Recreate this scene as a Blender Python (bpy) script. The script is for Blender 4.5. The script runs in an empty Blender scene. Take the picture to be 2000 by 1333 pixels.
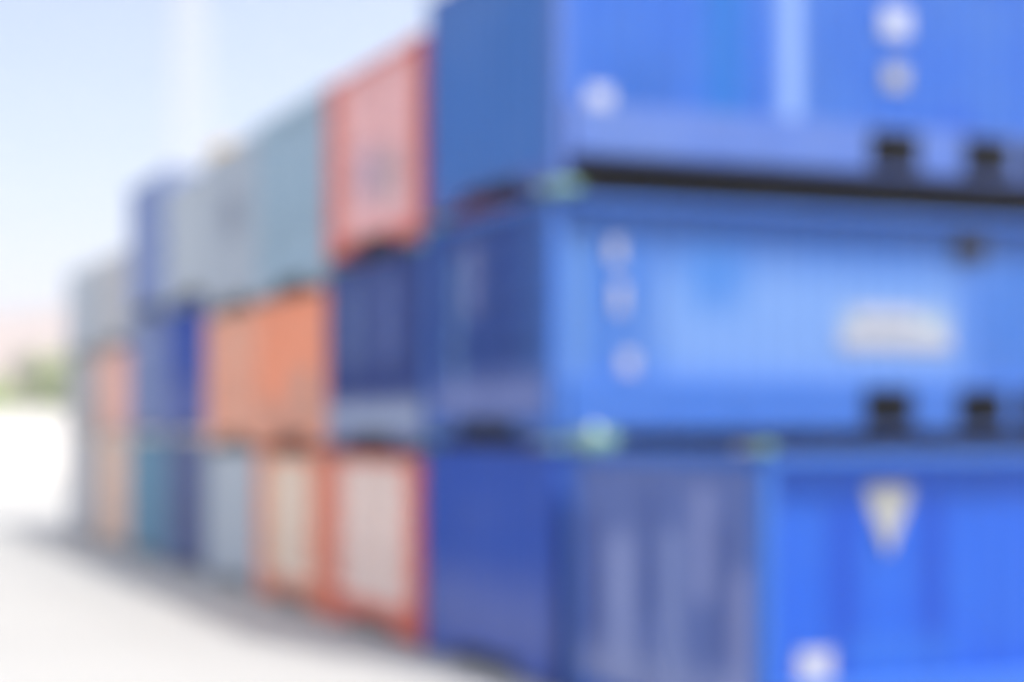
import bpy, bmesh, math, random
from mathutils import Vector, Matrix
R = math.radians
random.seed(7)
sc = bpy.context.scene
col = sc.collection

# ---------------------------------------------------------------- camera
YAW = 14.78
cam_d = bpy.data.cameras.new("camera")
cam = bpy.data.objects.new("camera", cam_d)
col.objects.link(cam)
cam.location = (0, 0, 2.71)
cam.rotation_euler = (R(90), 0, R(-YAW))
cam_d.sensor_width = 36
cam_d.lens = 43.07
cam_d.shift_x = 0.4345
cam_d.shift_y = 0.0843
cam_d.clip_end = 5000
cam_d.clip_start = 0.05
cam_d.dof.use_dof = True          # a fast lens focused close by: everything beyond is soft
cam_d.dof.focus_distance = 2.0
cam_d.dof.aperture_fstop = 0.62
sc.camera = cam

# ---------------------------------------------------------------- light
SUN_EL, SUN_AZ = 62.0, 25.0       # azimuth measured from -Y towards +X
world = bpy.data.worlds.new("World")
sc.world = world
world.use_nodes = True
wn = world.node_tree
bg = wn.nodes["Background"]
sky = wn.nodes.new("ShaderNodeTexSky")
sky.sky_type = 'NISHITA'
sky.sun_disc = False
sky.sun_elevation = R(SUN_EL)
sky.sun_rotation = R(180 - SUN_AZ)
sky.altitude = 0
sky.air_density = 1.0
sky.dust_density = 5.0
sky.ozone_density = 0.4
wn.links.new(sky.outputs[0], bg.inputs[0])
bg.inputs[1].default_value = 0.15
sd = bpy.data.lights.new("sun", 'SUN')
sd.energy = 2.6
sd.angle = R(0.5)
sd.color = (1.0, 0.95, 0.88)
sun = bpy.data.objects.new("sun", sd)
col.objects.link(sun)
tosun = Vector((math.cos(R(SUN_EL)) * math.sin(R(SUN_AZ)), -math.cos(R(SUN_EL)) * math.cos(R(SUN_AZ)), math.sin(R(SUN_EL))))
sun.rotation_euler = tosun.to_track_quat('Z', 'Y').to_euler()
sun.location = (0, -20, 40)
sc.view_settings.view_transform = 'Standard'
sc.view_settings.look = 'None'
sc.view_settings.gamma = 1
sc.view_settings.exposure = 0.9
sc.cycles.use_denoising = True
sc.cycles.max_bounces = 8
sc.cycles.diffuse_bounces = 4
sc.cycles.volume_bounces = 1

# ---------------------------------------------------------------- materials
def new_mat(name):
    m = bpy.data.materials.new(name)
    m.use_nodes = True
    nt = m.node_tree
    return m, nt, nt.nodes["Principled BSDF"]

def N(nt, kind, **kw):
    n = nt.nodes.new(kind)
    for k, v in kw.items():
        setattr(n, k, v)
    return n

def mathn(nt, op, a, b=None, clamp=False):
    n = N(nt, "ShaderNodeMath", operation=op, use_clamp=clamp)
    for i, v in enumerate((a, b)):
        if v is None:
            continue
        if isinstance(v, (int, float)):
            n.inputs[i].default_value = v
        else:
            nt.links.new(v, n.inputs[i])
    return n.outputs[0]

def mix(nt, fac, a, b):
    n = N(nt, "ShaderNodeMix", data_type='RGBA')
    for s, v in ((n.inputs[0], fac), (n.inputs[6], a), (n.inputs[7], b)):
        if isinstance(v, (int, float)):
            s.default_value = v
        elif isinstance(v, tuple):
            s.default_value = (v[0], v[1], v[2], 1)
        else:
            nt.links.new(v, s)
    return n.outputs[2]

def paint(name, base, fade=0.35, rust=0.25, rough=0.5, marks=(), scale=1.0, gain=(1, 1, 1)):
    """container paint: chalked patches, vertical dirt streaks, rust specks, worn marks.
    marks: (axis, u centre, u half, z centre, z half, colour, strength, softness) in container coordinates"""
    base = tuple(p * q for p, q in zip(base, gain))
    m, nt, b = new_mat(name)
    tc = N(nt, "ShaderNodeTexCoord")
    oi = N(nt, "ShaderNodeObjectInfo")
    add = N(nt, "ShaderNodeVectorMath", operation='ADD')
    nt.links.new(tc.outputs['Object'], add.inputs[0])
    rnd = N(nt, "ShaderNodeVectorMath", operation='SCALE')
    rnd.inputs[0].default_value = (13, 7, 5)
    nt.links.new(oi.outputs['Random'], rnd.inputs['Scale'])
    nt.links.new(rnd.outputs[0], add.inputs[1])
    v = add.outputs[0]
    n1 = N(nt, "ShaderNodeTexNoise"); n1.inputs['Scale'].default_value = 0.9 * scale
    n1.inputs['Detail'].default_value = 5; n1.inputs['Roughness'].default_value = 0.6
    nt.links.new(v, n1.inputs['Vector'])
    mp = N(nt, "ShaderNodeMapping"); mp.inputs['Scale'].default_value = (5, 5, 0.45)
    nt.links.new(v, mp.inputs['Vector'])
    n2 = N(nt, "ShaderNodeTexNoise"); n2.inputs['Scale'].default_value = 1.0
    n2.inputs['Detail'].default_value = 6
    nt.links.new(mp.outputs[0], n2.inputs['Vector'])
    n3 = N(nt, "ShaderNodeTexNoise"); n3.inputs['Scale'].default_value = 9
    n3.inputs['Detail'].default_value = 8; n3.inputs['Roughness'].default_value = 0.7
    nt.links.new(v, n3.inputs['Vector'])
    pale = tuple(min(0.85, c * 0.8 + 0.10 * q) for c, q in zip(base, gain))
    dark = tuple(c * 0.55 for c in base)
    f1 = N(nt, "ShaderNodeMapRange"); f1.inputs[1].default_value = 0.45; f1.inputs[2].default_value = 0.7
    nt.links.new(n1.outputs[0], f1.inputs[0])
    c = mix(nt, mathn(nt, 'MULTIPLY', f1.outputs[0], fade), base, pale)
    f2 = N(nt, "ShaderNodeMapRange"); f2.inputs[1].default_value = 0.52; f2.inputs[2].default_value = 0.72
    nt.links.new(n2.outputs[0], f2.inputs[0])
    c = mix(nt, mathn(nt, 'MULTIPLY', f2.outputs[0], fade * 0.8), c, dark)
    sep = N(nt, "ShaderNodeSeparateXYZ"); nt.links.new(tc.outputs['Object'], sep.inputs[0])
    for ax, uc, uh, zc, zh, mc, st, so in marks:
        mc = tuple(p * q for p, q in zip(mc, gain))
        def band(o, cc, hh):
            d = mathn(nt, 'ABSOLUTE', mathn(nt, 'SUBTRACT', o, cc))
            d = mathn(nt, 'ADD', d, mathn(nt, 'MULTIPLY', mathn(nt, 'SUBTRACT', n3.outputs[0], 0.5), so))
            r = N(nt, "ShaderNodeMapRange"); r.inputs[1].default_value = hh + so; r.inputs[2].default_value = max(hh - so, 0)
            nt.links.new(d, r.inputs[0]); return r.outputs[0]
        k = mathn(nt, 'MULTIPLY', band(sep.outputs[0 if ax == 'x' else 1], uc, uh), band(sep.outputs[2], zc, zh))
        c = mix(nt, mathn(nt, 'MULTIPLY', k, st), c, mc)
    f3 = N(nt, "ShaderNodeMapRange"); f3.inputs[1].default_value = 0.62; f3.inputs[2].default_value = 0.68
    nt.links.new(n3.outputs[0], f3.inputs[0])
    c = mix(nt, mathn(nt, 'MULTIPLY', f3.outputs[0], rust), c, (0.16, 0.06, 0.03))
    nt.links.new(c, b.inputs['Base Color'])
    ro = N(nt, "ShaderNodeMapRange"); ro.inputs[3].default_value = rough - 0.08; ro.inputs[4].default_value = rough + 0.2
    nt.links.new(n1.outputs[0], ro.inputs[0]); nt.links.new(ro.outputs[0], b.inputs['Roughness'])
    b.inputs['Specular IOR Level'].default_value = 0.25
    bp = N(nt, "ShaderNodeBump"); bp.inputs['Strength'].default_value = 0.15; bp.inputs['Distance'].default_value = 0.02
    nt.links.new(n1.outputs[0], bp.inputs['Height']); nt.links.new(bp.outputs[0], b.inputs['Normal'])
    return m

def simple(name, base, rough=0.6, metal=0.0, var=0.2, scale=6.0):
    m, nt, b = new_mat(name)
    tc = N(nt, "ShaderNodeTexCoord")
    n = N(nt, "ShaderNodeTexNoise"); n.inputs['Scale'].default_value = scale; n.inputs['Detail'].default_value = 6
    nt.links.new(tc.outputs['Object'], n.inputs['Vector'])
    c = mix(nt, n.outputs[0], tuple(x * (1 - var) for x in base), tuple(min(1, x * (1 + var)) for x in base))
    nt.links.new(c, b.inputs['Base Color'])
    b.inputs['Roughness'].default_value = rough
    b.inputs['Metallic'].default_value = metal
    return m

M_BLACK = simple('black_gasket_hole_shade', (0.02, 0.02, 0.022), 0.7)
M_UNDER = simple('underside_steel', (0.03, 0.03, 0.035), 0.8)
M_ROOF = simple('roof_steel', (0.28, 0.29, 0.30), 0.6, var=0.25, scale=1.5)
M_ROOF_SHADE = simple('shade_darkened_roof', (0.035, 0.04, 0.06), 0.75, var=0.3, scale=1.5)  # front roof darkened in colour so the gap above it reads as shade
M_GALV = simple('galvanised_bar', (0.45, 0.46, 0.48), 0.45, 0.6)
M_GREEN = simple('green_painted_iron', (0.20, 0.38, 0.24), 0.5)
M_WHITE = simple('white_plate', (0.38, 0.42, 0.54), 0.45, var=0.05)
M_CREAM = simple('cream_plate', (0.30, 0.31, 0.30), 0.5, var=0.06)
M_FADED = simple('faded_white_lettering_plate', (0.36, 0.38, 0.46), 0.5, var=0.15, scale=3)
M_YELLOW = simple('yellow_paint', (0.75, 0.52, 0.18), 0.5)

# ---------------------------------------------------------------- mesh helpers
def box(bm, x0, x1, y0, y1, z0, z1, bev=0.0):
    r = bmesh.ops.create_cube(bm, size=1)
    vs = r['verts']
    for v in vs:
        v.co = Vector(((x0 + x1) / 2 + v.co.x * (x1 - x0), (y0 + y1) / 2 + v.co.y * (y1 - y0), (z0 + z1) / 2 + v.co.z * (z1 - z0)))
    if bev:
        es = list({e for v in vs for e in v.link_edges})
        bmesh.ops.bevel(bm, geom=es, offset=bev, segments=1, affect='EDGES')

def bar(bm, p, q, r0, r1=None, seg=8):
    p, q = Vector(p), Vector(q)
    r1 = r0 if r1 is None else r1
    d = q - p
    bmesh.ops.create_cone(bm, cap_ends=True, segments=seg, radius1=r0, radius2=r1, depth=d.length,
                          matrix=Matrix.Translation((p + q) / 2) @ d.to_track_quat('Z', 'Y').to_matrix().to_4x4())

def mesh_of(bm, name, mats=()):
    bmesh.ops.recalc_face_normals(bm, faces=bm.faces)
    me = bpy.data.meshes.new(name)
    bm.to_mesh(me); bm.free()
    for m in mats:
        me.materials.append(m)
    return me

def obj(name, me, parent=None, mat=None, slot=0):
    o = bpy.data.objects.new(name, me)
    col.objects.link(o)
    o.parent = parent
    if mat is not None:
        if not me.materials:
            me.materials.append(mat)
        o.material_slots[slot].link = 'OBJECT'
        o.material_slots[slot].material = mat
    return o

def root(name, label, cat, loc, group=None, rz=0.0):
    o = bpy.data.objects.new(name, None)
    col.objects.link(o)
    o.location = loc; o.rotation_euler = (0, 0, rz)
    o.empty_display_size = 0.3
    tag(o, label, cat, group)
    return o

def tag(o, label=None, cat=None, group=None, kind=None):
    if label: o['label'] = label
    if cat: o['category'] = cat
    if group: o['group'] = group
    if kind: o['kind'] = kind

# ---------------------------------------------------------------- container kit
W = 2.44
CX, CY, CZ = 0.178, 0.162, 0.118
POCKETS = (4.32, 5.65, 6.54, 7.87)
cache = {}

def get(key, fn):
    if key not in cache:
        cache[key] = fn()
    return cache[key]

def casting_mesh(sx, sy, top, L, H):
    """corner casting with its three apertures sunk in"""
    bm = bmesh.new()
    x0 = -L / 2 if sx < 0 else L / 2 - CX
    y0 = -W / 2 if sy < 0 else W / 2 - CY
    z0 = H - CZ if top else 0.0
    box(bm, x0, x0 + CX, y0, y0 + CY, z0, z0 + CZ, 0.006)
    me_faces = list(bm.faces)
    big = [f for f in me_faces if f.calc_area() > 0.008]
    r = bmesh.ops.inset_individual(bm, faces=big, thickness=0.034, depth=0.0)
    bm.faces.ensure_lookup_table()
    r2 = bmesh.ops.inset_individual(bm, faces=big, thickness=0.004, depth=-0.03)
    for f in big:
        f.material_index = 1  # aperture faces coloured black for the shade inside the holes
    return mesh_of(bm, 'corner_casting', (M_UNDER, M_BLACK))

def post_mesh(sx, sy, L, H):
    bm = bmesh.new()
    x0 = -L / 2 + 0.006 if sx < 0 else L / 2 - 0.126
    y0 = -W / 2 + 0.006 if sy < 0 else W / 2 - 0.136
    box(bm, x0, x0 + 0.12, y0, y0 + 0.13, CZ, H - CZ, 0.012)
    return mesh_of(bm, 'corner_post')

def side_rail_mesh(sy, L, H, low, lift):
    bm = bmesh.new()
    xa, xb = -L / 2 + CX, L / 2 - CX
    y0, y1 = (-W / 2 + 0.012, -W / 2 + 0.23) if sy < 0 else (W / 2 - 0.23, W / 2 - 0.012)
    if not low:
        box(bm, xa, xb, y0, y1, H - 0.095, H - 0.02, 0.008)
    else:
        z0, z1 = lift, lift + 0.52
        if L > 9:
            cuts = [xa]
            for p in POCKETS:
                cuts += [-L / 2 + p - 0.35, -L / 2 + p + 0.35]
            cuts.append(xb)
            for i in range(0, len(cuts), 2):
                box(bm, cuts[i], cuts[i + 1], y0, y1, z0, z1, 0.006)
            for i in range(1, len(cuts) - 1, 2):
                box(bm, cuts[i] - 0.004, cuts[i + 1] + 0.004, y0 + 0.004, y1 - 0.004, z1 - 0.05, z1 - 0.004)
                box(bm, cuts[i] - 0.004, cuts[i + 1] + 0.004, y0 + 0.004, y1 - 0.004, z0 + 0.002, z0 + 0.026)
        else:
            box(bm, xa, xb, y0, y1, z0, z1, 0.006)
    return mesh_of(bm, 'side_rail')

def pocket_mesh(p, sy, L, lift):
    """a fork pocket: an open steel sleeve running in under the floor"""
    bm = bmesh.new()
    x0, x1 = -L / 2 + p - 0.35, -L / 2 + p + 0.35
    ya, yb = (-W / 2 + 0.02, -0.01) if sy < 0 else (0.01, W / 2 - 0.02)
    z0, z1 = lift + 0.03, lift + 0.46
    t = 0.008
    box(bm, x0 + 0.001, x0 + t, ya, yb, z0, z1)
    box(bm, x1 - t, x1 - 0.001, ya, yb, z0, z1)
    box(bm, x0 + t, x1 - t, ya, yb, z0 - 0.003, z0 + t)
    box(bm, x0 + t, x1 - t, ya, yb, z1 - t, z1 - 0.001)
    return mesh_of(bm, 'fork_pocket', (M_UNDER,))

def end_rail_mesh(sx, L, H, low, tunnel=True):
    bm = bmesh.new()
    x0, x1 = (-L / 2 + 0.012, -L / 2 + 0.10) if sx < 0 else (L / 2 - 0.10, L / 2 - 0.012)
    ya, yb = -W / 2 + CY, W / 2 - CY
    if not low:
        box(bm, x0, x1, ya, yb, H - 0.12, H - 0.02, 0.008)
    elif tunnel:
        box(bm, x0, x1, ya, -0.58, 0.06, 0.24, 0.006)
        box(bm, x0, x1, 0.58, yb, 0.06, 0.24, 0.006)
        box(bm, x0 + 0.003, x1, -0.58, 0.58, 0.205, 0.237, 0.004)
    else:
        box(bm, x0, x1, ya, yb, 0.05, 0.24, 0.006)
    return mesh_of(bm, 'end_rail')

def corr_profile(a, b, pitch=0.278, d=0.022):
    """trapezoid wave from a to b: list of (u, depth)"""
    n = max(1, round((b - a) / pitch)); p = (b - a) / n
    out = []
    for i in range(n):
        s = a + i * p
        out += [(s, 0), (s + p * 0.26, 0), (s + p * 0.5, d), (s + p * 0.76, d)]
    out.append((b, 0))
    return out

def close_sheet(bm, lo, hi, lb, hb_):
    for i in range(len(lo) - 1):
        bm.faces.new((lo[i], lo[i + 1], hi[i + 1], hi[i]))
        bm.faces.new((lb[i + 1], lb[i], hb_[i], hb_[i + 1]))
        bm.faces.new((lo[i + 1], lo[i], lb[i], lb[i + 1]))
        bm.faces.new((hi[i], hi[i + 1], hb_[i + 1], hb_[i]))
    for k in (0, -1):
        bm.faces.new((lo[k], hi[k], hb_[k], lb[k]))

def side_panel_mesh(sy, L, H, rec, lift):
    bm = bmesh.new()
    prof = corr_profile(-L / 2 + 0.12, L / 2 - 0.12)
    y = sy * (W / 2 - 0.022 - rec)
    lo = [bm.verts.new((u, y - sy * d, lift + 0.518)) for u, d in prof]
    hi = [bm.verts.new((u, y - sy * d, H - 0.09)) for u, d in prof]
    yb = y - sy * 0.05
    lb = [bm.verts.new((u, yb, lift + 0.518)) for u, d in prof]
    hb_ = [bm.verts.new((u, yb, H - 0.09)) for u, d in prof]
    close_sheet(bm, lo, hi, lb, hb_)
    return mesh_of(bm, 'side_panel')

def end_panel_mesh(sx, H, L):
    bm = bmesh.new()
    prof = corr_profile(-W / 2 + 0.134, W / 2 - 0.134, 0.25, 0.03)
    x = sx * (L / 2 - 0.028)
    lo = [bm.verts.new((x - sx * d, u, 0.235)) for u, d in prof]
    hi = [bm.verts.new((x - sx * d, u, H - 0.115)) for u, d in prof]
    xb = x - sx * 0.06
    lb = [bm.verts.new((xb, u, 0.235)) for u, d in prof]
    hb_ = [bm.verts.new((xb, u, H - 0.115)) for u, d in prof]
    close_sheet(bm, lo, hi, lb, hb_)
    return mesh_of(bm, 'end_panel')

def door_mesh(s, H, L):
    """one leaf on the -X end; s = -1 or 1 picks the half"""
    bm = bmesh.new()
    a, b = (-W / 2 + 0.145, -0.008) if s < 0 else (0.008, W / 2 - 0.145)
    x = -L / 2 + 0.045
    z0, z1 = 0.25, H - 0.13
    # perimeter frame
    for (p, q, r, t) in ((a, a + 0.05, z0, z1), (b - 0.05, b, z0, z1), (a + 0.05, b - 0.05, z0, z0 + 0.06), (a + 0.05, b - 0.05, z1 - 0.06, z1)):
        box(bm, x, x + 0.05, p, q, r, t, 0.004)
    # pressed panel with horizontal ribs
    n = 5; h = (z1 - z0 - 0.12) / n
    prof = []
    for i in range(n):
        zz = z0 + 0.06 + i * h
        prof += [(zz, 0.012), (zz + h * 0.62, 0.012), (zz + h * 0.72, 0.045), (zz + h * 0.9, 0.045)]
    prof.append((z1 - 0.06, 0.012))
    lo = [bm.verts.new((x + d, a + 0.04, z)) for z, d in prof]
    hi = [bm.verts.new((x + d, b - 0.04, z)) for z, d in prof]
    for i in range(len(prof) - 1):
        bm.faces.new((lo[i], lo[i + 1], hi[i + 1], hi[i]))
    return mesh_of(bm, 'door')

def gasket_mesh(s, H, L):
    bm = bmesh.new()
    a, b = (-W / 2 + 0.137, 0.0) if s < 0 else (0.0, W / 2 - 0.137)
    x = -L / 2 + 0.055
    for (p, q, r, t) in ((a, a + 0.009, 0.243, H - 0.123), (b - 0.009, b, 0.243, H - 0.123), (a + 0.009, b - 0.009, 0.241, 0.249), (a + 0.009, b - 0.009, H - 0.129, H - 0.121)):
        box(bm, x, x + 0.03, p, q, r, t)
    return mesh_of(bm, 'gasket', (M_BLACK,))

def lockbar_mesh(y, H, L):
    bm = bmesh.new()
    x = -L / 2 + 0.02
    bar(bm, (x, y, 0.17), (x, y, H - 0.07), 0.017)
    for z in (0.34, 0.8, 1.45, H - 0.3):
        if z < H - 0.2:
            box(bm, x - 0.012, x + 0.03, y - 0.045, y + 0.045, z - 0.035, z + 0.035, 0.006)
    for z in (0.2, H - 0.1):
        box(bm, x - 0.01, x + 0.02, y - 0.03, y + 0.03, z - 0.04, z + 0.04, 0.006)
    return mesh_of(bm, 'locking_bar')

def handle_mesh(y, sgn, H, L):
    bm = bmesh.new()
    x = -L / 2 - 0.004
    z = 1.05 if H > 2 else 0.6
    box(bm, x - 0.008, x + 0.006, min(y, y + sgn * 0.42), max(y, y + sgn * 0.42), z - 0.018, z + 0.018, 0.005)
    box(bm, x - 0.014, x + 0.02, min(y + sgn * 0.3, y + sgn * 0.37), max(y + sgn * 0.3, y + sgn * 0.37), z - 0.05, z + 0.05, 0.006)
    return mesh_of(bm, 'handle')

def roof_mesh(L, H):
    bm = bmesh.new()
    prof = corr_profile(-L / 2 + 0.19, L / 2 - 0.19, 0.21, 0.02)
    z = H - 0.024
    pts = [(-L / 2 + 0.1, 0)] + prof + [(L / 2 - 0.1, 0)]
    lo = [bm.verts.new((u, -W / 2 + 0.07, z - d)) for u, d in pts]
    hi = [bm.verts.new((u, W / 2 - 0.07, z - d)) for u, d in pts]
    for i in range(len(pts) - 1):
        bm.faces.new((lo[i], lo[i + 1], hi[i + 1], hi[i]))
    bmesh.ops.solidify(bm, geom=list(bm.faces), thickness=0.003)
    return mesh_of(bm, 'roof')

def floor_mesh(L, lift):
    bm = bmesh.new()
    box(bm, -L / 2 + 0.1, L / 2 - 0.1, -W / 2 + 0.235, W / 2 - 0.235, lift + 0.466, lift + 0.485)
    n = int(L / 0.45)
    for i in range(1, n):
        x = -L / 2 + i * L / n
        if all(abs(x + L / 2 - p) > 0.39 for p in POCKETS) or L < 9:
            box(bm, x - 0.025, x + 0.025, -W / 2 + 0.235, W / 2 - 0.235, lift + 0.015, lift + 0.465)
    return mesh_of(bm, 'underframe', (M_UNDER,))

def plate_mesh(kind, u0, u1, z0, z1, L, rec):
    bm = bmesh.new()
    if kind == 'tri':       # a downward pointing triangle on the -Y face
        y = -W / 2 + 0.005 + rec
        q = [(u0 - L / 2, z1), (u1 - L / 2, z1), (u1 - L / 2, z1 - 0.12), ((u0 + u1) / 2 - L / 2, z0), (u0 - L / 2, z1 - 0.12)]
        a = [bm.verts.new((x, y, z)) for x, z in q]; b = [bm.verts.new((x, y + 0.014, z)) for x, z in q]
        bm.faces.new(a); bm.faces.new(b[::-1])
        for i in range(5):
            bm.faces.new((a[i], b[i], b[(i + 1) % 5], a[(i + 1) % 5]))
    elif kind == 'side':      # on the -Y face
        y = -W / 2 + 0.005 + rec
        box(bm, u0 - L / 2, u1 - L / 2, y, y + 0.014, z0, z1, 0.002)
    else:                   # on the -X face
        x = -L / 2 + 0.002
        box(bm, x, x + 0.02, u0, u1, z0, z1, 0.002)
    return mesh_of(bm, 'marking_plate')

SHORT = []
TOP = {}
def container(label, short, y, zh, frame, side=None, end=None, doors=False, L=12.19, x=7.96,
              leaf=None, bars=True, plates=(), tunnel=True, cast=None, roof=None, rec=0.0, lift=0.03):
    z, H = zh
    t = root('shipping_container', label, 'container', (x + L / 2, y + W / 2, z), 'stacked shipping containers')
    side = side or frame; end = end or frame; leaf = leaf or end
    for sx in (-1, 1):
        for sy in (-1, 1):
            obj('corner_post', get(('post', sx, sy, L, H), lambda: post_mesh(sx, sy, L, H)), t, frame)
            for top in (0, 1):
                obj('corner_casting', get(('cast', sx, sy, top, L, H), lambda: casting_mesh(sx, sy, top, L, H)), t, cast or frame)
        for low in (0, 1):
            obj('end_rail', get(('erail', sx, L, H, low, tunnel), lambda: end_rail_mesh(sx, L, H, low, tunnel)), t, frame)
    for sy in (-1, 1):
        for low in (0, 1):
            obj('side_rail', get(('srail', sy, L, H, low, lift), lambda: side_rail_mesh(sy, L, H, low, lift)), t, frame)
        obj('side_panel', get(('spanel', sy, L, H, rec, lift), lambda: side_panel_mesh(sy, L, H, rec, lift)), t, side)
        if L > 9:
            for p in POCKETS:
                obj('fork_pocket', get(('pocket', p, sy, L, lift), lambda: pocket_mesh(p, sy, L, lift)), t)
    obj('end_panel', get(('epanel', 1, L, H), lambda: end_panel_mesh(1, H, L)), t, frame)
    if doors:
        for s in (-1, 1):
            d = obj('door', get(('door', s, L, H), lambda: door_mesh(s, H, L)), t, leaf)
            obj('gasket', get(('gasket', s, L, H), lambda: gasket_mesh(s, H, L)), d)
            if bars:
                for y_, sg in ((0.28, 1), (0.82, -1)):
                    yy = s * y_
                    obj('locking_bar', get(('lock', yy, L, H), lambda: lockbar_mesh(yy, H, L)), d, leaf)
                    obj('handle', get(('handle', yy, sg * s, L, H), lambda: handle_mesh(yy, sg * s, H, L)), d, leaf)
    else:
        obj('end_panel', get(('epanel', -1, L, H), lambda: end_panel_mesh(-1, H, L)), t, end)
    obj('roof', get(('roof', L, H), lambda: roof_mesh(L, H)), t, roof or M_ROOF)
    obj('underframe', get(('floor', L, lift), lambda: floor_mesh(L, lift)), t)
    for kind, u0, u1, z0, z1, m in plates:
        obj('marking_plate', plate_mesh(kind, u0, u1, z0, z1, L, rec), t, m)
    SHORT.append((short, x, y, z, TOP.get((x, round(y)))))
    TOP[(x, round(y))] = z + H
    return t

# ---------------------------------------------------------------- ground
def ground_mat():
    m, nt, b = new_mat('pale_concrete')
    tc = N(nt, "ShaderNodeTexCoord")
    n1 = N(nt, "ShaderNodeTexNoise"); n1.inputs['Scale'].default_value = 0.25; n1.inputs['Detail'].default_value = 8
    n2 = N(nt, "ShaderNodeTexNoise"); n2.inputs['Scale'].default_value = 40; n2.inputs['Detail'].default_value = 6
    nt.links.new(tc.outputs['Object'], n1.inputs['Vector']); nt.links.new(tc.outputs['Object'], n2.inputs['Vector'])
    c = mix(nt, n1.outputs[0], (0.325, 0.335, 0.33), (0.39, 0.40, 0.39))
    c = mix(nt, mathn(nt, 'MULTIPLY', n2.outputs[0], 0.35), c, (0.34, 0.335, 0.325))
    br = N(nt, "ShaderNodeTexBrick"); br.offset = 0; br.inputs['Scale'].default_value = 1
    br.inputs['Brick Width'].default_value = 5; br.inputs['Row Height'].default_value = 5; br.inputs['Mortar Size'].default_value = 0.012
    nt.links.new(tc.outputs['Object'], br.inputs['Vector'])
    c = mix(nt, br.outputs['Fac'], c, (0.25, 0.245, 0.235))
    nt.links.new(c, b.inputs['Base Color']); b.inputs['Roughness'].default_value = 0.85
    bp = N(nt, "ShaderNodeBump"); bp.inputs['Strength'].default_value = 0.2; bp.inputs['Distance'].default_value = 0.01
    nt.links.new(n2.outputs[0], bp.inputs['Height']); nt.links.new(bp.outputs[0], b.inputs['Normal'])
    return m
bm = bmesh.new()
bmesh.ops.create_grid(bm, x_segments=8, y_segments=8, size=1500)
g = obj('ground', mesh_of(bm, 'ground', (ground_mat(),)))
tag(g, kind='structure')

# ---------------------------------------------------------------- paints
L0 = 12.19
def lx(s): return s - L0 / 2
BLUE = (0.045, 0.16, 0.62)
pb_top = paint('blue_top_long_side', (0.05, 0.17, 0.70), 0.5, 0.12, gain=(0.3, 0.56, 0.62), marks=(
    ('x', lx(2.08), 0.24, 1.5, 1.15, (0.0, 0.18, 0.64), 0.95, 0.12),
    ('x', lx(2.94), 0.13, 1.9, 1.1, (0.75, 0.62, 1.0), 0.85, 0.1),
    ('x', lx(1.0), 0.35, 0.95, 0.35, (0.03, 0.14, 0.55), 0.7, 0.25),
    ('x', lx(5.2), 0.3, 0.9, 0.25, (0.025, 0.13, 0.7), 0.7, 0.2),
    ('x', lx(2.9), 2.6, 0.35, 0.25, (0.16, 0.25, 0.62), 0.7, 0.2),
    ('x', lx(0.15), 0.12, 1.0, 2.0, (0.12, 0.22, 0.75), 0.5, 0.1)))
pb_topf = paint('blue_top_frame', (0.13, 0.21, 0.66), 0.5, 0.12, gain=(0.5, 0.64, 0.64))
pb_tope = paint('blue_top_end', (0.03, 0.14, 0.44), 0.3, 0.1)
pb_mid = paint('blue_middle_long_side', (0.05, 0.19, 0.74), 0.4, 0.1, gain=(0.62, 0.70, 0.62), marks=(
    ('x', lx(3.55), 2.1, 1.24, 0.62, (0.22, 0.38, 0.90), 0.85, 0.28),
    ('x', lx(2.2), 0.35, 1.75, 0.35, (0.05, 0.22, 0.78), 0.8, 0.2),
    ('x', lx(0.45), 0.13, 1.3, 0.9, (0.16, 0.30, 0.72), 0.7, 0.1),
    ('x', lx(5.75), 0.22, 1.4, 0.5, (0.06, 0.2, 0.80), 0.5, 0.2),
    ('x', lx(4.65), 0.75, 1.22, 0.22, (0.55, 0.58, 0.70), 0.95, 0.12)))
pb_midf = paint('blue_middle_frame', (0.07, 0.20, 0.74), 0.35, 0.1, gain=(0.5, 0.66, 0.64))
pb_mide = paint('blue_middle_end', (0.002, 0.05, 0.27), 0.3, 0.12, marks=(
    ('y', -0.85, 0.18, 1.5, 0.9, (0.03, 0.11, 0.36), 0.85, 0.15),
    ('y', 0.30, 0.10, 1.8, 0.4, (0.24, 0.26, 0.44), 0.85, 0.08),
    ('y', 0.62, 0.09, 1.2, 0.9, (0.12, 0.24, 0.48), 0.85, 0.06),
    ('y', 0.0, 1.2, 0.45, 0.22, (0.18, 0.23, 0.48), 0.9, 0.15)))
pb_low = paint('blue_front_long_side', (0.03, 0.145, 0.72), 0.35, 0.1, gain=(0.2, 0.55, 0.66), marks=(
    ('x', lx(1.0), 0.16, 1.2, 0.9, (0.0, 0.08, 0.55), 1.0, 0.15),
    ('x', lx(1.95), 0.14, 1.2, 0.9, (0.0, 0.08, 0.55), 1.0, 0.12),
    ('x', lx(1.6), 0.6, 0.75, 0.16, (0.08, 0.20, 0.70), 0.7, 0.15)))
pb_lowf = paint('blue_front_frame', (0.06, 0.18, 0.72), 0.3, 0.1, gain=(0.4, 0.64, 0.63))
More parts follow.
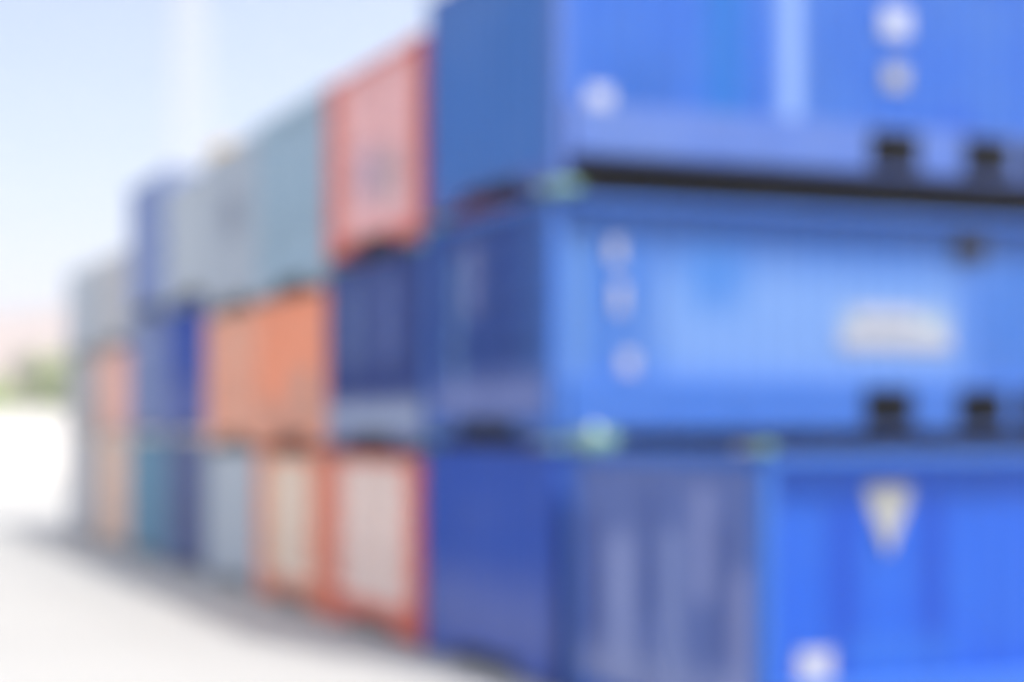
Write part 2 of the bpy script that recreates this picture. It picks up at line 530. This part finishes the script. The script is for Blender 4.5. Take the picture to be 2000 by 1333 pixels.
pb_lowe = paint('slate_blue_end_wear_rib_shade', (0.09, 0.14, 0.37), 0.3, 0.12, marks=(  # wear, with pale and dark rib shading put into the streaks
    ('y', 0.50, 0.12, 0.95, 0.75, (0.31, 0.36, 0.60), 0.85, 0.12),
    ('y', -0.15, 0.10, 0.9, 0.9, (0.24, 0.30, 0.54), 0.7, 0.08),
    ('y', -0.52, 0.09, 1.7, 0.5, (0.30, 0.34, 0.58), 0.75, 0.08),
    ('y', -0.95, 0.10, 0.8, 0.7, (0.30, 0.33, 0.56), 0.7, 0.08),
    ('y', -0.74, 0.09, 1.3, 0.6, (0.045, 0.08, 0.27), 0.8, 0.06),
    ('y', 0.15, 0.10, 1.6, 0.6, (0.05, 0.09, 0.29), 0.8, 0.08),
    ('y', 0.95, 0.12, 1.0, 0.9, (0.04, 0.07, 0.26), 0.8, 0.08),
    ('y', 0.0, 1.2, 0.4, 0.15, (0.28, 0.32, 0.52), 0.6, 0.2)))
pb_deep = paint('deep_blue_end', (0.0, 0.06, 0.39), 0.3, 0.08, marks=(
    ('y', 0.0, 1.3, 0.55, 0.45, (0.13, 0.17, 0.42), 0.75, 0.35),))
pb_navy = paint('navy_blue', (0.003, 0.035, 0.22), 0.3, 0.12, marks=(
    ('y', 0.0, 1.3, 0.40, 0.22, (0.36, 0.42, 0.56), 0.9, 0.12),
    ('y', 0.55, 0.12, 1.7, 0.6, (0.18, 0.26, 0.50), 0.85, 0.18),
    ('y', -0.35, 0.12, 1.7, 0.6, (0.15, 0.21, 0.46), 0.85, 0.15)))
p_pink = paint('faded_red_doors', (0.85, 0.48, 0.47), 0.7, 0.1, marks=(
    ('y', 0.15, 0.25, 1.05, 0.35, (0.40, 0.36, 0.50), 0.7, 0.15),
    ('y', 0.95, 0.16, 1.2, 1.3, (0.70, 0.22, 0.13), 0.8, 0.08),
    ('y', -0.45, 0.3, 0.9, 0.35, (0.50, 0.40, 0.42), 0.8, 0.15)))
p_redf = paint('red_orange_frame', (0.66, 0.12, 0.08), 0.35, 0.15)
p_orange = paint('bright_orange', (0.85, 0.30, 0.16), 0.6, 0.1, marks=(
    ('y', -0.45, 0.25, 0.9, 0.25, (0.35, 0.30, 0.26), 0.8, 0.12),
    ('y', 0.0, 1.3, 0.45, 0.22, (0.55, 0.30, 0.22), 0.8, 0.15)))
p_orpale = paint('pale_orange', (0.85, 0.43, 0.29), 0.6, 0.1)
p_redor = paint('weathered_red_orange', (0.80, 0.24, 0.12), 0.4, 0.1)
p_salmon = paint('faded_salmon', (0.82, 0.46, 0.36), 0.5, 0.1)
p_cream = paint('cream_doors', (0.85, 0.68, 0.60), 0.3, 0.12, marks=(
    ('y', -1.0, 0.14, 1.2, 1.3, (0.80, 0.12, 0.06), 0.9, 0.06), ('y', 1.0, 0.16, 1.2, 1.3, (0.85, 0.30, 0.18), 0.85, 0.06),
    ('y', 0.0, 1.3, 0.33, 0.10, (0.75, 0.16, 0.08), 0.9, 0.07)))
p_cream2 = paint('ivory_doors', (0.85, 0.70, 0.56), 0.3, 0.12, marks=(
    ('y', -0.85, 0.3, 1.2, 1.3, (0.85, 0.33, 0.20), 0.9, 0.08), ('y', 1.0, 0.22, 1.2, 1.3, (0.80, 0.36, 0.16), 0.85, 0.08),
    ('y', 0.0, 1.3, 0.33, 0.10, (0.72, 0.26, 0.16), 0.85, 0.07)))
p_grey1 = paint('blue_grey', (0.33, 0.46, 0.56), 0.4, 0.12)
p_grey2 = paint('light_grey', (0.38, 0.43, 0.49), 0.4, 0.12, marks=(
    ('y', 0.1, 0.4, 1.6, 0.35, (0.18, 0.21, 0.28), 0.8, 0.2),))
p_grey3 = paint('pale_grey', (0.44, 0.49, 0.54), 0.4, 0.1)
p_teal = paint('teal', (0.10, 0.25, 0.37), 0.3, 0.12)
p_slate = paint('slate_blue', (0.09, 0.13, 0.30), 0.4, 0.12)
p_sky = paint('sky_blue', (0.19, 0.26, 0.48), 0.4, 0.1)
p_palegr = paint('weathered_white_grey', (0.48, 0.48, 0.49), 0.4, 0.1)
p_warm = paint('warm_grey', (0.82, 0.60, 0.47), 0.3, 0.1)

# ---------------------------------------------------------------- the stack
YS = [10.80, 13.36, 15.82, 18.27, 20.72, 23.17, 25.63, 28.09]
# front row, ground level only
container('bright blue container on the ground in front of all the others, slate blue end', 'bright blue front container', 8.12, (0, 2.5), pb_lowf, pb_low, pb_lowe, roof=M_ROOF_SHADE, rec=0.16, lift=0.06,
          plates=(('tri', 1.22, 1.68, 1.62, 2.22, M_CREAM),
                  ('side', 0.50, 0.86, 0.58, 0.85, M_FADED)))
# nearest column
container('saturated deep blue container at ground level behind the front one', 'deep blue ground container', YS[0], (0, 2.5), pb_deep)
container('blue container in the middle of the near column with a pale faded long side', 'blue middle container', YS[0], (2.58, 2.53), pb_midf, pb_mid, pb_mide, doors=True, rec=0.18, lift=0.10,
          plates=(('side', 0.84, 0.98, 1.86, 2.12, M_FADED), ('side', 0.90, 1.02, 1.34, 1.66, M_FADED), ('side', 0.98, 1.16, 0.70, 0.92, M_FADED),
                  ('side', 4.05, 4.95, 1.30, 1.46, M_FADED), ('side', 3.85, 5.40, 1.02, 1.20, M_FADED)))
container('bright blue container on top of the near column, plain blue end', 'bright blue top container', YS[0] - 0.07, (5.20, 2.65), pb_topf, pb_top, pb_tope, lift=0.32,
          plates=(('side', 0.38, 0.66, 0.80, 1.0, M_WHITE), ('side', 4.15, 4.52, 1.82, 2.14, M_WHITE), ('side', 4.20, 4.48, 1.25, 1.5, M_CREAM)))
bm = bmesh.new()
vx, vy, vz = 5.68 - L0 / 2, -W / 2 + 0.02 + 0.18, 2.20
box(bm, vx - 0.22, vx + 0.22, vy - 0.05, vy + 0.02, vz - 0.14, vz + 0.12, 0.01)
for i in range(5):
    box(bm, vx - 0.20, vx + 0.20, vy - 0.066, vy - 0.052, vz - 0.12 + i * 0.045, vz - 0.10 + i * 0.045)
mid = [o for o in bpy.data.objects if o.get('label', '').startswith('blue container in the middle')][0]
obj('ventilator', mesh_of(bm, 'ventilator', (M_BLACK,)), mid)
# second column
container('orange red ground container with cream pink doors, second column', 'cream door ground container', YS[1], (0, 2.36), p_redf, end=p_redf, leaf=p_cream, doors=True)
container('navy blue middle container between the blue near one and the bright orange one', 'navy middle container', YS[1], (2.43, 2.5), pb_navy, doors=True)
container('faded pink and red container at the top of the second column', 'faded pink top container', YS[1], (5.03, 2.5), p_redf, leaf=p_pink, doors=True)
# third
container('orange ground container with ivory doors, third column', 'ivory door ground container', YS[2], (0, 2.34), p_redor, leaf=p_cream2, doors=True)
container('bright orange middle container with a small grey mark near its foot', 'bright orange container', YS[2], (2.40, 2.30), p_orange)
container('blue grey top container right beside the faded pink one', 'blue grey top container', YS[2], (4.76, 2.8), p_grey1, doors=True)
# fourth
container('light grey ground container beside the ivory door one', 'light grey ground container', YS[3], (0, 2.34), p_grey3, x=8.05)
container('pale orange middle container left of the bright orange one', 'pale orange container', YS[3], (2.40, 2.28), p_orpale, doors=True, x=8.05)
container('light grey top container with a dark smudge on its end', 'smudged grey top container', YS[3], (4.74, 2.8), p_grey2, x=8.05)
# fifth
container('slate blue ground container between the teal and light grey ones', 'slate ground container', YS[4], (0, 2.5), p_slate, doors=True, x=8.16)
container('strong blue middle container left of the pale orange one', 'strong blue middle container', YS[4], (2.57, 2.45), pb_deep, doors=True, x=8.16)
container('pale grey top container under the yellow box', 'pale grey top container', YS[4], (5.12, 2.34), p_grey3, x=8.16)
# sixth
container('teal ground container, the only teal one in the stack', 'teal ground container', YS[5], (0, 2.5), p_teal, x=8.16)
container('faded grey blue middle container above the teal one', 'faded blue middle container', YS[5], (2.57, 2.45), p_sky, doors=True, x=8.16)
container('sky blue top container at the left end of the highest row', 'sky blue top container', YS[5], (5.12, 2.8), p_sky, x=8.16)
# seventh
container('pale peach ground container in the second column from the far end', 'peach ground container', YS[6], (0, 2.5), p_warm, doors=True, x=8.20)
container('orange middle container in the second column from the far end', 'far orange container', YS[6], (2.54, 1.95), p_salmon, x=8.20)
container('weathered grey top container standing on the far orange one', 'far grey upper container', YS[6], (4.54, 2.15), p_palegr, bars=False, x=8.20)
# eighth
container('weathered grey ground container at the far end of the row', 'far grey ground container', YS[7], (0, 2.5), p_palegr, x=8.05)
container('weathered grey middle container at the far end of the row', 'far grey middle container', YS[7], (2.54, 1.95), p_palegr, doors=True, x=8.05)
container('light grey top container at the far left end of the row', 'farthest top container', YS[7], (4.54, 2.1), p_grey3, bars=False, x=8.05)

# high containers added behind the long ones to block daylight in the gaps
names = ['dull brown', 'faded maroon', 'dark green', 'charcoal', 'dull navy', 'rust brown', 'dark grey', 'dusty black']
for k, (nm, c_) in enumerate(zip(names, [(0.08, 0.05, 0.04), (0.1, 0.03, 0.03), (0.03, 0.07, 0.04), (0.05, 0.05, 0.05), (0.03, 0.04, 0.09), (0.1, 0.05, 0.03), (0.06, 0.06, 0.07), (0.04, 0.04, 0.04)])):
    container('%s container added behind the long stack to block light through the gap' % nm, nm + ' rear container', YS[k], (0, 2.9),
              paint(nm.replace(' ', '_') + '_rear', c_, 0.3, 0.2), L=6.06, x=20.6)
container('dull olive container added behind the bright blue front one to block light through the gap', 'olive rear container', 8.2, (0, 2.9), paint('olive_rear', (0.06, 0.07, 0.03)), L=6.06, x=20.6)

# ---------------------------------------------------------------- twist locks
def lock_mesh(h, s=1.0):
    bm = bmesh.new()
    box(bm, -0.085 * s, 0.085 * s, -0.075 * s, 0.075 * s, 0.0, h, 0.008)
    box(bm, -0.10 * s, 0.10 * s, -0.09 * s, 0.09 * s, h * 0.38, h * 0.62, 0.006)
    return mesh_of(bm, 'lock_body', (M_GREEN,))
def lock_lever(h):
    bm = bmesh.new()
    bar(bm, (-0.07, 0, h / 2), (-0.24, -0.02, h / 2), 0.011)
    bar(bm, (-0.24, -0.02, h / 2), (-0.27, -0.02, h / 2), 0.02)
    return mesh_of(bm, 'lever', (M_GALV,))
def lock_cone():
    bm = bmesh.new()
    bar(bm, (0, 0, 0), (0, 0, 0.05), 0.05, 0.02, 10)
    return mesh_of(bm, 'cone', (M_GALV,))
lm = {}
def lock(label, x, y, z, h, group='green twist locks in the stack', cone=False, s=1.0):
    t = root('twist_lock', label, 'twist lock', (x, y, z), group)
    k = (round(h, 3), s)
    if k not in lm: lm[k] = (lock_mesh(h, s), lock_lever(h))
    obj('lock_body', lm[k][0], t); obj('lever', lm[k][1], t)
    if cone:
        if 'c' not in lm: lm['c'] = lock_cone()
        c = obj('cone', lm['c'], t); c.location = (0, 0, h)
for short, x, y, z, below in list(SHORT):
    if z > 1:
        for end, yy in (('near', y + 0.09), ('far', y + W - 0.09)):
            lock('green twist lock under the %s corner of the %s' % (end, short), x + 0.095, yy, below, z - below, s=1.7 if (z > 5 and y < 11 and end == 'near') else 1.0)
lock('large green twist lock on the front container roof, back corner', 8.10, 10.34, 2.5, 0.17, 'twist locks left on the front container', True, 1.7)
lock('small green twist lock on the front container roof, outer corner', 8.06, 8.24, 2.5, 0.07, 'twist locks left on the front container', False, 0.7)

# yellow gear box on the roofs
t = root('gear_box', 'small yellow steel box on the roof of the pale grey top container', 'box', (8.7, 21.2, 7.44))
bm = bmesh.new(); box(bm, -0.3, 0.3, -0.35, 0.35, 0.03, 0.42, 0.02); obj('box_body', mesh_of(bm, 'box_body', (M_YELLOW,)), t)
bm = bmesh.new(); box(bm, -0.32, 0.32, -0.37, 0.37, 0.422, 0.47, 0.015); obj('lid', mesh_of(bm, 'lid', (M_YELLOW,)), t)
for sy in (-1, 1):
    bm = bmesh.new(); box(bm, -0.3, 0.3, sy * 0.25 - 0.04, sy * 0.25 + 0.04, 0.0, 0.028); obj('skid', mesh_of(bm, 'skid', (M_GALV,)), t)

# ---------------------------------------------------------------- background
# white perimeter wall
M_WALL = simple('white_rendered_wall', (0.66, 0.65, 0.63), 0.8, var=0.06, scale=0.8)
t = root('perimeter_wall', 'long white perimeter wall in front of the trees at the left edge', 'wall', (10, 62, 0))
bm = bmesh.new()
for i in range(24):
    box(bm, -70 + i * 6 + 0.01, -64 + i * 6 - 0.01, -0.12, 0.12, 0, 3.55, 0.02)
obj('wall_panel', mesh_of(bm, 'wall_panel', (M_WALL,)), t)
bm = bmesh.new()
for i in range(24):
    box(bm, -70 + i * 6 + 0.005, -64 + i * 6 - 0.005, -0.2, 0.2, 3.552, 3.68, 0.02)
obj('coping', mesh_of(bm, 'coping', (M_WALL,)), t)

# trees
def leaf_mat(name, a, b_):
    m, nt, b = new_mat(name)
    oi = N(nt, "ShaderNodeTexCoord")
    n = N(nt, "ShaderNodeTexNoise"); n.inputs['Scale'].default_value = 1.3; n.inputs['Detail'].default_value = 3
    nt.links.new(oi.outputs['Object'], n.inputs['Vector'])
    nt.links.new(mix(nt, n.outputs[0], a, b_), b.inputs['Base Color'])
    b.inputs['Roughness'].default_value = 0.6
    return m
LEAVES = [leaf_mat('leaves_fresh', (0.30, 0.44, 0.09), (0.42, 0.54, 0.16)), leaf_mat('leaves_dull', (0.16, 0.20, 0.11), (0.24, 0.27, 0.17))]
M_BARK = simple('bark', (0.16, 0.12, 0.09), 0.9)
def crown_mesh(rng, h, w):
    bm = bmesh.new()
    blobs = [(Vector((rng.uniform(-.55, .55) * w, rng.uniform(-.55, .55) * w, h * rng.uniform(.42, .88))), rng.uniform(.28, .5) * w) for _ in range(11)]
    for c, r in blobs:
        for _ in range(230):
            d = Vector((rng.gauss(0, 1), rng.gauss(0, 1), rng.gauss(0, .8))).normalized() * r * rng.uniform(.55, 1.08)
            p = c + d
            s = rng.uniform(.10, .22)
            q = Matrix.Rotation(rng.uniform(0, 6.3), 3, 'Z') @ Matrix.Rotation(rng.uniform(-1.2, 1.2), 3, 'X')
            vs = [bm.verts.new(p + q @ Vector(k)) for k in ((-s, 0, 0), (0, -s * .5, 0), (s, 0, s * .2), (0, s * .5, 0))]
            bm.faces.new(vs)
    me = bpy.data.meshes.new('crown'); bm.to_mesh(me); bm.free(); return me
def trunk_mesh(rng, h, w):
    bm = bmesh.new()
    bar(bm, (0, 0, 0), (0.05, 0, h * .3), .17, .13); bar(bm, (0.05, 0, h * .3), (0, .08, h * .62), .13, .07)
    for k in range(6):
        a = k * 1.05 + rng.random()
        z = h * rng.uniform(.25, .5)
        bar(bm, (0.03, 0.02, z), (math.cos(a) * w * .6, math.sin(a) * w * .6, z + h * .28), .06, .02)
    return mesh_of(bm, 'trunk', (M_BARK,))
rng = random.Random(3)
protos = []
for k in range(4):
    h = rng.uniform(7, 8.4); w = h * .36
    protos.append((crown_mesh(rng, h, w), trunk_mesh(rng, h, w)))
order = [(-28 + i * 4.1 + rng.uniform(-.8, .8), 67 + rng.uniform(-1.5, 2)) for i in range(20)] + [(-24 + i * 6.2 + rng.uniform(-1.5, 1.5), 88 + rng.uniform(-4, 4)) for i in range(12)]
for i, (x, y) in enumerate(order):
    far = i >= 20
    lab = 'pale dull green tree in the rear row beyond the white wall' if far else 'leafy green tree just behind the white perimeter wall'
    t = root('broadleaf_tree', lab, 'tree', (x, y, 0), 'rear row of trees' if far else 'trees behind the white wall', rng.uniform(0, 6.28))
    s = rng.uniform(.85, 1.1) * (1.15 if far else .92)
    t.scale = (s, s, s)
    cm, tm = protos[i % 4]
    obj('crown', cm, t, LEAVES[1 if far else 0]); obj('trunk', tm, t)

# distant hills
M_HILL = simple('dry_pinkish_hillside', (0.25, 0.18, 0.135), 0.95, var=0.25, scale=0.02)
bm = bmesh.new()
nx, ny = 90, 10
grid = []
rng = random.Random(11)
ph = [rng.uniform(0, 6.28) for _ in range(6)]
for j in range(ny + 1):
    row = []
    for i in range(nx + 1):
        x = -700 + i * 1800 / nx; v = j / ny
        ridge = 62 + 9 * math.sin(x * .006 + ph[0]) + 5 * math.sin(x * .017 + ph[1]) + 2.5 * math.sin(x * .05 + ph[2])
        z = ridge * math.sin(v * math.pi * .5) ** 1.3 + (2.5 * math.sin(x * .07 + v * 9 + ph[3]) if 0 < j else 0)
        row.append(bm.verts.new((x, 380 + v * 160, z - (0.5 if j == 0 else 0))))
    grid.append(row)
for j in range(ny):
    for i in range(nx):
        bm.faces.new((grid[j][i], grid[j][i + 1], grid[j + 1][i + 1], grid[j + 1][i]))
h = obj('hills', mesh_of(bm, 'hills', (M_HILL,)))
for p in h.data.polygons: p.use_smooth = True
tag(h, kind='structure')

# pale lattice tower
M_TOWER = simple('white_painted_steel', (0.62, 0.64, 0.67), 0.5, var=0.04)
t = root('lattice_tower', 'tall pale tapering lattice tower fading into the sky behind the containers', 'tower', (42.2, 113, 0))
HT, WB, WT = 64.0, 2.9, 0.35
def tp(sx, sy, z):
    w = WB + (WT - WB) * z / HT
    return (sx * w, sy * w, z)
cs = [(-1, -1), (1, -1), (1, 1), (-1, 1)]
for sx, sy in cs:
    bm = bmesh.new(); bar(bm, tp(sx, sy, 0), tp(sx, sy, HT), 0.13, 0.07, 6)
    obj('leg', mesh_of(bm, 'leg', (M_TOWER,)), t)
for k in range(4):
    a, b_ = cs[k], cs[(k + 1) % 4]
    bm = bmesh.new(); z = 0.0
    while z < HT - 1:
        w = WB + (WT - WB) * z / HT; dz = max(1.2, w * 1.3); z2 = min(HT, z + dz)
        bar(bm, tp(*a, z), tp(*b_, z2), .045, seg=5); bar(bm, tp(*b_, z), tp(*a, z2), .045, seg=5); bar(bm, tp(*a, z2), tp(*b_, z2), .045, seg=5)
        z = z2
    obj('bracing', mesh_of(bm, 'bracing', (M_TOWER,)), t)

# ---------------------------------------------------------------- haze
bm = bmesh.new()
box(bm, -900, 1300, -60, 760, -1.0, 90)
hz, nt, b = new_mat('haze_air')
nt.nodes.remove(b)
pv = nt.nodes.new('ShaderNodeVolumePrincipled')
pv.inputs['Color'].default_value = (0.93, 0.95, 1.0, 1)
pv.inputs['Density'].default_value = 0.0016
pv.inputs['Anisotropy'].default_value = 0.3
nt.links.new(pv.outputs[0], nt.nodes['Material Output'].inputs['Volume'])
hb = obj('haze', mesh_of(bm, 'haze', (hz,)))
tag(hb, kind='stuff')
